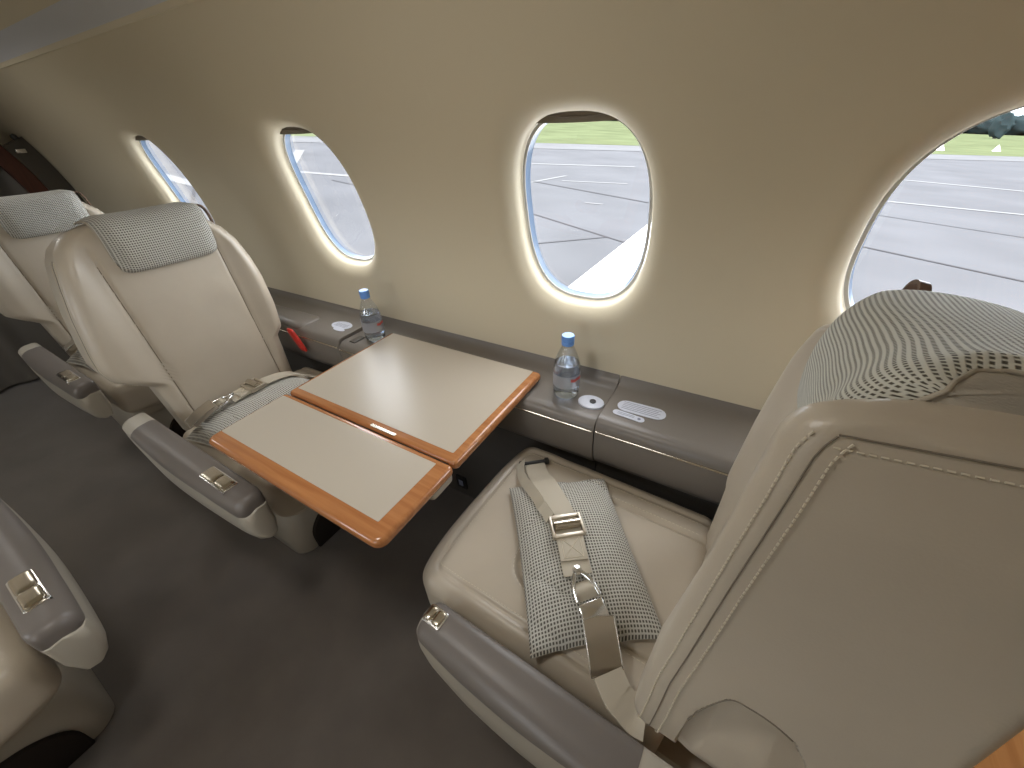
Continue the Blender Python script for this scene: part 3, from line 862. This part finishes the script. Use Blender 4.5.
# ------------------------------------------------------------------ seat belts
F_ADJ, F_TON, F_BUC = .51, .75, .885
def make_belt(path, zf, label, origin, tail=None, bar=True):
    """lap belt lying along path [(x,y)]: bar, webbing, adjuster, connector, buckle"""
    root = empty('seat_belt', origin); O = Vector(origin)
    tag(root, label, 'seat belt', 'lap belts on the seats')
    P2 = spline([(p[0], p[1]) for p in path], 80)
    Ls = np.concatenate([[0], np.cumsum([np.linalg.norm(P2[i + 1] - P2[i]) for i in range(79)])]); T = Ls[-1]
    zraw = []
    for i in range(80):
        t = P2[min(i + 1, 79)] - P2[max(i - 1, 0)]; t = t / np.linalg.norm(t); nrm = np.array([-t[1], t[0]])
        zraw.append(max(zf(*(P2[i] + nrm * o_)) for o_ in (-.026, -.013, 0, .013, .026)) + .007)
    # a strap bridges hollows: smooth the height
    zz = list(zraw)
    for _ in range(30): zz = [zz[0]] + [max(zraw[i], (zz[i - 1] + zz[i + 1]) / 2) for i in range(1, 79)] + [zz[-1]]
    def at(f):
        x = f * T; i = int(np.searchsorted(Ls, x)); i = min(max(i, 1), 79); t = (x - Ls[i - 1]) / (Ls[i] - Ls[i - 1] + 1e-9)
        p = P2[i - 1] * (1 - t) + P2[i] * t; z = zz[i - 1] * (1 - t) + zz[i] * t
        return Vector((p[0], p[1], z)) - O
    def frame(f):
        p = at(f); t = (at(min(1, f + .03)) - at(max(0, f - .03))).normalized(); sd = t.cross(Vector((0, 0, 1))).normalized(); u = sd.cross(t)
        return p, Matrix((t, sd, u)).transposed()
    def strip(f0, f1, w, dz=0, n=40):
        ps = []; ss = []
        for k in range(n + 1):
            p, R_ = frame(lerp(f0, f1, k / n)); ps.append(p + R_.col[2] * dz); ss.append(R_.col[1])
        return ps, ss
    W = .0255
    mb = MB(); ps, ss = strip(0.0, .70, W, .001); mb.ribbon(ps, W, Vector((0, 0, 1)), .0011, 0, side=ss)
    ps, ss = strip(.46, .65, W * .98, .0045); mb.ribbon(ps, W * .98, Vector((0, 0, 1)), .0011, 0, side=ss)
    # box stitching
    for (a, b) in (((.56, -.7), (.56, .7)), ((.64, -.7), (.64, .7)), ((.56, -.7), (.64, .7)), ((.56, .7), (.64, -.7)), ((.56, -.7), (.64, -.7)), ((.56, .7), (.64, .7))):
        pts = []
        for k in range(9):
            f = lerp(a[0], b[0], k / 8); s = lerp(a[1], b[1], k / 8) * W; p, R_ = frame(f); pts.append(p + R_.col[1] * s + R_.col[2] * .0062)
        mb.tube(pts, .0006, 5, 1)
    web = mb.build('webbing', [M['web'], M['stitch']], root)
    # long edges of the strap are slightly raised bands
    if tail:
        tp = spline(tail, 30); MB().ribbon([Vector(p) - O for p in tp], W, Vector((.2, .1, 1)), .0013).build('webbing', M['web'], root)
    # end bar
    if bar:
        p, R_ = frame(0.0); b = MB(); b.tube([p - R_.col[1] * .034 + R_.col[2] * .002, p + R_.col[1] * .034 + R_.col[2] * .002], .0055, 12)
        for s in (-1, 1): b.rbox((-.008, -.006, -.006), (.008, .006, .007), .003, 2, 0, R_, p + R_.col[1] * .033 * s + R_.col[2] * .002)
        b.build('end_bar', M['black'], root)
    # adjuster: open frame with a knurled roller
    p, R_ = frame(F_ADJ); a = MB()
    up = R_.col[2]
    for s in (-1, 1): a.rbox((-.024, -.003, -.002), (.024, .003, .011), .002, 2, 0, R_, p + R_.col[1] * (W + .004) * s + up * .006)
    for s in (-1, 1): a.rbox((-.004, -W - .005, -.002), (.004, W + .005, .005), .0015, 2, 0, R_, p + R_.col[0] * .021 * s + up * .007)
    ad = a.build('adjuster', M['buckle'], root)
    r_ = MB(); c = p + up * .0115; r_.tube([c - R_.col[1] * W * .98, c + R_.col[1] * W * .98], .0095, 16); r_.build('adjuster_roller', M['chrome'], ad)
    # connector: triangular tongue holding the strap end
    p, R_ = frame(F_TON); up = R_.col[2]
    def L(x, y, z): return p + R_.col[0] * x + R_.col[1] * y + up * z
    tri = MB(); Z = .013
    tri.tube([L(*q) for q in spline([(.018, -.021, Z), (-.006, -.017, Z), (-.026, -.005, Z), (-.030, 0, Z), (-.026, .005, Z), (-.006, .017, Z), (.018, .021, Z)], 40)], .0042, 10)
    tri.lathe([(.0, -.002), (.008, -.002), (.0085, .004), (.007, .007), (.0, .008)], L(-.028, 0, Z), 16)
    tri.rbox((-.014, -.022, -.002), (.014, .022, .002), .0015, 2, 0, R_, L(.036, 0, Z - .003))
    tri.build('tongue', M['steel'], root)
    lo = MB(); nn_ = 18
    ring = []
    for k in range(nn_ + 1):
        a_ = PI * k / nn_; ring.append([L(-.012 + .034 * math.sin(a_) * 0 + .030 * k / nn_, y * (.020 - .004 * math.cos(PI * k / nn_) * 0), .006 + .010 * math.sin(a_)) for y in (-1, -.5, 0, .5, 1)])
    lo.loft(ring, False, False)
    lo.build('strap_loop', M['web'], root)
    # buckle: satin metal lift plate over a body
    p, R_ = frame(F_BUC); up = R_.col[2]
    bk = MB(); bk.rbox((-.030, -.0235, -.005), (.040, .0235, .006), .003, 2, 0, R_, p + up * .015)
    bo = bk.build('buckle', M['buckle'], root)
    pt = MB(); secs = []
    for k in range(13):
        x = lerp(-.037, .043, k / 12); h = .021 + .003 * math.sin(PI * k / 12) - .004 * (1 - k / 12)
        lipx = .006 if k == 0 else 0
        secs.append([p + R_.col[0] * (x - .003 * (1 - y * y) * (k == 0)) + R_.col[1] * y * .0255 + up * (h + .003 - zz_) for zz_, y in ((0, -1), (0, -.5), (0, 0), (0, .5), (0, 1), (.0022, 1), (.0022, -1))])
    pt.loft(secs)
    rim = [q[0] for q in secs] + [secs[-1][2]] + [q[4] for q in secs[::-1]] + [secs[0][2]]
    pt.tube(rim, .0011, 6, 1, closed=True)
    pt.build('lift_plate', [M['buckle'], M['steel']], bo, auto=30)
    return root
bpath = [(-.345, .632), (-.275, .548), (-.186, .462), (-.115, .368), (-.068, .328), (-.022, .265)]
tl = [(-.026, .272, .488), (-.004, .254, .482), (.010, .250, .477), (.024, .246, .472), (.040, .2475, .471)]
b1 = make_belt(bpath, pil_top, 'beige lap belt with satin buckle lying over the pillow on the nearest seat', (-.17, .44, .50), tl)
# slack strand looping out of the bar beside the pillow
sl = [(-.372, .612, .468), (-.352, .575, .476), (-.318, .535, .500), (-.262, .490, .507), (-.212, .452, .511)]
O = Vector((-.17, .44, .50))
MB().ribbon([Vector(p) - O for p in [(q[0], q[1], max(q[2], pil_top(q[0], q[1]) + .012)) for q in spline(sl, 30)]], .012, Vector((-.55, -.4, .75)), .0011).build('webbing', M['web'], b1)
def pil2_top(X, Y): return pil_top(X, Y, P2C, P2A, far_seat_z, .36, .212, .074)
fp = [(X_FAR + .105, .64), (X_FAR + .11, .56), (X_FAR + .115, .48), (X_FAR + .115, .40), (X_FAR + .11, .32), (X_FAR + .10, .255)]
b2 = make_belt(fp, pil2_top, 'beige lap belt with metal buckle on the seat across the table', (X_FAR + .1, .44, .50), None, False)
b3 = copy_tree(b2); b3.location.x -= .985
tag(b3, 'beige lap belt on the farthest forward seat, mostly hidden', 'seat belt', 'lap belts on the seats')

# ------------------------------------------------------------------ folding table
tb = empty('folding_table', (-.69, .50, 0)); tag(tb, 'cherry wood folding table with cream inlay panels, in two leaves', 'table')
TO = Vector(tb.location)
def T(mb): return mb.map(lambda x, y, z: (x - TO.x, y - TO.y, z))
def leaf(y0, y1, r, lx0, ly0, lx1, ly1, lname):
    lf = MB(); lf.prism(rrect(-.975, y0, -.410, y1, r), .5965, .6200, .0095, 5)
    o = T(lf).build('table_leaf', M['wood'], tb, auto=60)
    lam = MB(); lam.prism(rrect(lx0, ly0, lx1, ly1, .002, 2), .610, .6206, .0003, 1)
    T(lam).build('inlay_panel', M['laminate'], o, auto=30)
    return o
A = leaf(.4165, .804, [.0125] * 4, -.962, .440, -.434, .797, 'a')
B = leaf(.205, .4125, [.0125, .0125, .022, .022], -.966, .240, -.446, .399, 'b')
hg = MB(); hg.rbox((-.95, .412, .600), (-.43, .417, .612), 0, 1); T(hg).build('hinge', M['black'], tb)
lt = MB(); lt.prism(rrect(-.665, .4205, -.585, .4285, .0035, 4), .612, .6208, .0005, 1); T(lt).build('highlight_inlay', M['chrome'], tb)  # metal inlay put in for a bright highlight on the leaf border
for x in (-.90, -.48):
    rl = MB(); rl.rbox((x - .012, .33, .572), (x + .012, .682, .5965), .003); T(rl).build('support_rail', M['steel'], tb)
br = MB(); br.dense((-.462, .355, .553), (-.428, .425, .596), (.01, .012, .012), (6, 8, 6)); T(br).build('pivot_bracket', M['shell'], tb)
pn = MB(); pn.rbox((-.93, .60, .555), (-.46, .682, .574), .004); T(pn).build('slide_plate', M['ledgelow'], tb)

# ------------------------------------------------------------------ bottles
def bottle(x, y, z, label, ang=0.0):
    root = empty('water_bottle', (x, y, z), ang); tag(root, label, 'bottle', 'small water bottles on the console')
    root.scale = (.98, .98, .935)
    out = [(.0, .004), (.018, .002), (.028, .0), (.0325, .004), (.0345, .012), (.0345, .030), (.0338, .036), (.0345, .042), (.0340, .060), (.0338, .078), (.0345, .084), (.0335, .098), (.0295, .115), (.0235, .132), (.0175, .146), (.0145, .152), (.0140, .158), (.0140, .166)]
    MB().lathe(out, seg=36).build('bottle_body', M['bottle'], root, auto=60)
    inn = [(.0, .005), (.027, .003), (.0318, .008), (.0330, .014), (.0330, .034), (.0330, .060), (.0328, .080), (.0326, .093), (.0305, .105), (.0, .1051)]
    MB().lathe(inn, seg=36).build('water', M['water'], root, auto=50)
    lb = MB(); rs = []
    for zz_ in (.040, .042, .062, .076, .078):
        rs.append([(.0352 * math.cos(a), .0352 * math.sin(a), zz_) for a in [2 * PI * j / 36 for j in range(36)]])
    lb.loft(rs, True, False, 0)
    # short red printed mark on the label
    rs = []
    for zz_ in (.062, .071):
        rs.append([(.0355 * math.cos(a), .0355 * math.sin(a), zz_ + .001 * math.sin(a * 9)) for a in [-1.15 + 1.0 * j / 10 for j in range(11)]])
    lb.loft(rs, False, False, 1)
    lb.build('bottle_label', [M['label'], M['redink']], root)
    cp = MB(); prof = [(.0, .158), (.0152, .158), (.0157, .160), (.0157, .166), (.0148, .167), (.0157, .168), (.0160, .171), (.0158, .182), (.0145, .1845), (.0, .185)]
    cp.lathe(prof, seg=40); cp.build('bottle_cap', M['cap'], root, auto=40)
    return root
bottle(-.326, .776, .5936, 'small clear water bottle with blue cap beside the round jack plate', .3)
bottle(-1.030, .778, .5936, 'small clear water bottle with blue cap behind the left end of the table', .9)

# ------------------------------------------------------------------ forward partition and curtain
XB = -3.42
part = empty('cabin_partition', (XB, .5, 0)); tag(part, 'dark wood partition arch at the front of the cabin behind the seats', 'partition')
def band(s0, s1, d0, d1, x0, x1, name, m, n=40):
    mb = MB(); secs = []
    for k in range(n + 1):
        s = lerp(s0, s1, k / n)
        a = wallpt(0, s, d0); b = wallpt(0, s, d1)
        secs.append([(x0 - XB, a[1] - .5, a[2]), (x0 - XB, b[1] - .5, b[2]), (x1 - XB, b[1] - .5, b[2]), (x1 - XB, a[1] - .5, a[2])])
    mb.loft(secs); return mb.build(name, m, part, auto=30)
band(-.62, .545, -.10, -.003, XB - .05, XB, 'edge_trim', M['trim'])
band(-.62, .70, -.176, -.098, XB - .05, XB - .012, 'wood_panel', M['woodred'])
k_ = MB(); 
pt0 = [wallpt(0, s, -.03) for s in (.545, .56, .57)]
k_.tube([(XB - XB + .004, p[1] - .5, p[2]) for p in pt0], [.012, .014, .008], 10); k_.build('trim_end', M['black'], part)
MB().rbox((.0, -.02 - .008, -.012), (.008, .012, .008), .003, 2, at=Vector((.006, wallpt(0, .50, -.06)[1] - .5, wallpt(0, .50, -.06)[2]))).build('catch', M['steel'], part)
cu = empty('curtain', (XB - .12, .2, 0)); tag(cu, 'dark grey pleated curtain hanging in the cockpit doorway', 'curtain')
mb = MB(); n = 160; secs = []
for z in (.02, .3, .6, .9, 1.095):
    secs.append([(.022 * math.sin(j / n * 44) , lerp(-.75, .49, j / n), z) for j in range(n + 1)] + [(.022 * math.sin(j / n * 44) - .006, lerp(-.75, .49, j / n), z) for j in range(n, -1, -1)])
mb.loft(secs).build('curtain_cloth', M['curtain'], cu)
MB().rbox((-.012, -.78, 1.095), (.018, .515, 1.122), .004).build('curtain_rail', M['shade'], cu)

# wood cabinet behind the near seat
cab = empty('wood_cabinet', (.545, .43, 0)); tag(cab, 'orange cherry veneer cabinet corner behind the nearest seat, lower right', 'cabinet')
MB().rbox((-.255, -.25, 0), (.255, .25, .62), .008).build('cabinet_body', M['woodor'], cab)
MB().rbox((-.262, -.262, .62), (.262, .26, .645), .008, 4).build('cabinet_top', M['woodor'], cab)
MB().rbox((-.20, -.258, .10), (.20, -.248, .56), .004).build('cabinet_door', M['woodor'], cab)

# ------------------------------------------------------------------ outdoors
NG = Vector((.0724, .0251, .9971)).normalized(); HG = 2.4
CAM = Vector((0, 0, 1.2)); G0 = CAM - NG * HG
GX = (Vector((1, 0, 0)) - NG * NG.x).normalized(); GY = NG.cross(GX)
def grd(x, y, h=0.0):
    """world x,y -> point on the sloping apron"""
    z = G0.z - (NG.x * (x - G0.x) + NG.y * (y - G0.y)) / NG.z
    return Vector((x, y, z)) + NG * h
def road_material():
    m = mat('tarmac', (.078, .080, .086), .9, spec=.0, vary=(.35, .10)); return m
M['tarmac'] = road_material()
M['concrete'] = mat('pale_concrete', (.10, .102, .107), .9, spec=0, vary=(.4, .07))
M['grass'] = mat('airfield_grass', (.075, .088, .048), .95, spec=0, vary=(.25, .18))
M['paint'] = mat('white_road_paint', (.14, .142, .145), .8, spec=0)
M['crack'] = mat('dark_tar_seam', (.054, .054, .058), .9, spec=0)
M['white'] = mat('white_aircraft_paint', (.80, .80, .80), .25, coat=.5)
M['trees'] = mat('far_tree_leaves', (.022, .032, .034), .95, spec=0, vary=(.2, .3))
mb = MB()
R_ = 260
mb.add([grd(-R_, -R_), grd(R_, -R_), grd(R_, R_), grd(-R_, R_)], [(0, 1, 2, 3)])
tag(mb.build('ground', M['tarmac'], smooth_=False), kind='structure')
# grass beyond the apron edge: edge runs from (-18.5,34) to (20.4,63)
E0, E1 = Vector((-18.5, 34.0)), Vector((20.4, 63.3)); ED = (E1 - E0).normalized(); EN = Vector((-ED.y, ED.x))
def ribbon_ground(name, p, q, w0, w1, h, m, kind='structure'):
    d = (q - p).normalized(); nrm = Vector((-d.y, d.x))
    P = [p + nrm * w0, q + nrm * w0, q + nrm * w1, p + nrm * w1]
    mb = MB(); mb.add([grd(a.x, a.y, h) for a in P], [(0, 1, 2, 3)])
    return tag(mb.build(name, m, smooth_=False), kind=kind)
ribbon_ground('ground_grass_verge', E0 - ED * 120, E1 + ED * 150, 0, 150, .03, M['grass'])
ribbon_ground('ground_concrete_edge', E0 - ED * 120, E1 + ED * 150, -5.5, 0, .02, M['concrete'])
def mark(p, q, w, m=None, h=.012):
    p, q = Vector(p), Vector(q)
    return ribbon_ground('road_marking', p, q, -w / 2, w / 2, h, m or M['paint'])
mark((-14.5, 18.7), (-6.58, 23.85), .35); mark((-7.47, 16.45), (-5.09, 17.63), .18); mark((-8.29, 14.66), (-7.95, 17.93), .16)
mark((-4.97, 12.72), (-4.42, 12.87), .12)
mark((0, 29.9), (14, 28.2), .40); mark((1.0, 20.3), (9.5, 20.75), .28)
mark((-12, 16.5), (-3.31, 14.13), .12, M['crack']); mark((-8, 11.3), (-2.0, 8.8), .06, M['crack']); mark((-5.2, 6.2), (-3.02, 9.18), .05, M['crack'])
mark((2.09, 12.17), (6.0, 10.5), .10, M['crack']); mark((1.5, 17.5), (8, 15.5), .06, M['crack'])
mark((-24, 16.4), (-10, 5), .5); mark((-40, 24), (-12, 17), .9); mark((-20, 10), (-13, 12), .4); mark((-30, 8), (-16, 7), .5)
mark((-26, 12), (-9, 3.2), .08, M['crack']); mark((-14, 10.5), (-9, 9.8), .08, M['crack'])
# white markers on the grass
for k, (x, y) in enumerate(((14.7, 66.3), (20.9, 72.6), (29.5, 74), (17.5, 82))):
    mb = MB(); mb.lathe([(.36, 0), (.33, .05), (.18, .32), (.04, .58), (0, .6)], seg=14)
    o = mb.build('airfield_marker', M['white'], loc=grd(x, y, .03))
    tag(o, ['white marker cone on the grass, leftmost in the near window', 'white marker cone on the grass, middle of the near window', 'white marker cone on the grass, rightmost in the near window', 'white marker cone on the grass farther back'][k], 'marker', 'white airfield markers')
# far tree belt
def crown(seedv, rad):
    rnd = random.Random(seedv); bm = bmesh.new(); bmesh.ops.create_icosphere(bm, subdivisions=3, radius=1)
    ph = [rnd.uniform(0, 6) for _ in range(6)]
    V = []
    for v in bm.verts:
        p = v.co; k = 1 + .12 * math.sin(5 * p.x + ph[0]) * math.sin(6 * p.y + ph[1]) + .10 * math.sin(9 * p.z + ph[2] + 4 * p.x)
        V.append((p.x * rad[0] * k, p.y * rad[1] * k, (p.z * k * .5 + .5) * rad[2]))
    bm.verts.ensure_lookup_table()
    F = [[v.index for v in f.verts] for f in bm.faces]; bm.free(); return V, F
mb = MB(); rnd = random.Random(3)
for k in range(190):
    t = k / 189
    c = E0 + ED * lerp(0, 290, t) + EN * (100 + rnd.uniform(-6, 6)); g = grd(c.x, c.y)
    hgt = rnd.uniform(4.2, 5.6)
    V, F = crown(k, (4.4, 3.0, hgt)); mb.add([(x + g.x, y + g.y, z + g.z) for x, y, z in V], F)
tag(mb.build('treeline_hedge', M['trees'], auto=180), 'dark belt of distant trees beyond the airfield grass', 'trees', kind='stuff')
c = Vector((40.0, 144.0)); g = grd(c.x, c.y)
tr = empty('tree', g); tag(tr, 'taller pointed tree rising above the distant tree belt', 'tree')
V, F = crown(77, (1.7, 1.7, 5.2)); mb = MB(); mb.add([(x, y, z) for x, y, z in V], F); mb.build('crown', M['trees'], tr)
MB().lathe([(.3, 0), (.25, 1.0), (.2, 1.6)], seg=8).build('trunk', M['crack'], tr)
# wing outside the main window
wg = MB(); secs = []
for k in range(13):
    t = k / 12; y = lerp(.95, 8.2, t); z = -.42 + .035 * (y - .95)
    xl = -1.72 + .048 * (y - .95); xt = .72 - .085 * (y - .95)
    ring = []
    N = 40
    for j in range(N):
        a = 2 * PI * j / N; cx = (1 - math.cos(a)) / 2   # 0 at LE .. 1 at TE
        th = .16 * (1 - .45 * t) * (1.9 * math.sqrt(max(cx, 0)) * (1 - cx) + .02) * (1 if math.sin(a) > 0 else -.7)
        ring.append((lerp(xl, xt, cx), y, z + th * .9))
    secs.append(ring)
wg.loft(secs)
o = wg.build('aircraft_wing', M['white'], auto=60); tag(o, 'white low wing of the aircraft outside the middle window', 'wing')

# ------------------------------------------------------------------ light
W = bpy.data.worlds.new('overcast_sky'); SC.world = W; W.use_nodes = True
nt = W.node_tree; bg = nt.nodes['Background']
tc = nt.nodes.new('ShaderNodeTexCoord'); sp = nt.nodes.new('ShaderNodeSeparateXYZ'); nt.links.new(tc.outputs['Generated'], sp.inputs[0])
cr = nt.nodes.new('ShaderNodeValToRGB'); cr.color_ramp.elements[0].position = .0; cr.color_ramp.elements[1].position = .8
cr.color_ramp.elements[0].color = (.86, .93, 1.0, 1); cr.color_ramp.elements[1].color = (1.0, 1.0, 1.0, 1)
nt.links.new(sp.outputs['Z'], cr.inputs[0]); nt.links.new(cr.outputs[0], bg.inputs[0]); bg.inputs[1].default_value = 9
for side in (1, -1):
    for xc in (WINX if side > 0 else WINX[:3]):
        L = bpy.data.lights.new('window_portal', 'AREA'); L.shape = 'RECTANGLE'; L.size = .36; L.size_y = .46
        L.cycles.is_portal = True
        o = bpy.data.objects.new('window_portal', L); COL.objects.link(o)
        p = Vector(wallpt(xc, WS, .09, side)); o.location = p
        th = WS / RR; nrm = Vector((0, -math.cos(th) * side, -math.sin(th)))
        o.rotation_euler = nrm.to_track_quat('-Z', 'Y').to_euler()

zc_ = max(z for y, z in CP)
M['fill_lamp'] = mat('fill_lamp_diffuser', (.9, .88, .82), .4)
_b = M['fill_lamp'].node_tree.nodes['Principled BSDF']; _b.inputs['Emission Color'].default_value = (1, .97, .92, 1); _b.inputs['Emission Strength'].default_value = 3
for k, xl in enumerate((-2.6, -.55)):  # two dome lamps added out of view to brighten the cabin
    lp = empty('added_ceiling_fill', (xl, MIDY, zc_)); tag(lp, ['added dome fill light, out of view above the forward seats', 'added dome fill light, out of view above the aisle by the table'][k], 'added fill light', 'added fill lights overhead')
    MB().lathe([(.0, -.004), (.10, -.004), (.115, -.014), (.12, -.012), (.125, .0), (.0, .0)], seg=32).build('bezel', M['frame'], lp)
    MB().lathe([(.0, -.022), (.06, -.021), (.095, -.014), (.10, -.006), (.0, -.004)], seg=32).build('diffuser', M['fill_lamp'], lp)
    L = bpy.data.lights.new('added_fill_lamp', 'AREA'); L.shape = 'DISK'; L.size = .19; L.energy = (2.2, 2.9)[k]; L.color = (1, .97, .92)
    o = bpy.data.objects.new('added_fill_lamp', L); COL.objects.link(o); o.parent = lp; o.location = (0, 0, -.03)
# ------------------------------------------------------------------ camera
f = 392.0
vx = Vector((-251 - 512, 157 - 384, f)); vy = Vector((798 - 512, 101 - 384, f))
X = -vx.normalized(); Y = (vy - X * vy.dot(X)).normalized(); Z = X.cross(Y)
Rw = Matrix((X, Y, Z))                      # image axes (right, down, forward) -> world
cd = bpy.data.cameras.new('camera'); cam = bpy.data.objects.new('camera', cd); COL.objects.link(cam)
Rc = Rw @ Matrix(((1, 0, 0), (0, -1, 0), (0, 0, -1)))
cam.matrix_world = Matrix.Translation((0, 0, 1.2)) @ Rc.to_4x4()
cd.sensor_width = 36; cd.sensor_fit = 'HORIZONTAL'; cd.lens = f / 1024 * 36; cd.clip_start = .01; cd.clip_end = 1000
SC.camera = cam
vs = SC.view_settings; vs.view_transform = 'Standard'; vs.look = 'None'; vs.exposure = 0.0; vs.gamma = 1; vs.use_curve_mapping = False
SC.cycles.use_denoising = True
SC.cycles.max_bounces = 14; SC.cycles.diffuse_bounces = 8; SC.cycles.transparent_max_bounces = 16
SC.cycles.sample_clamp_indirect = 6
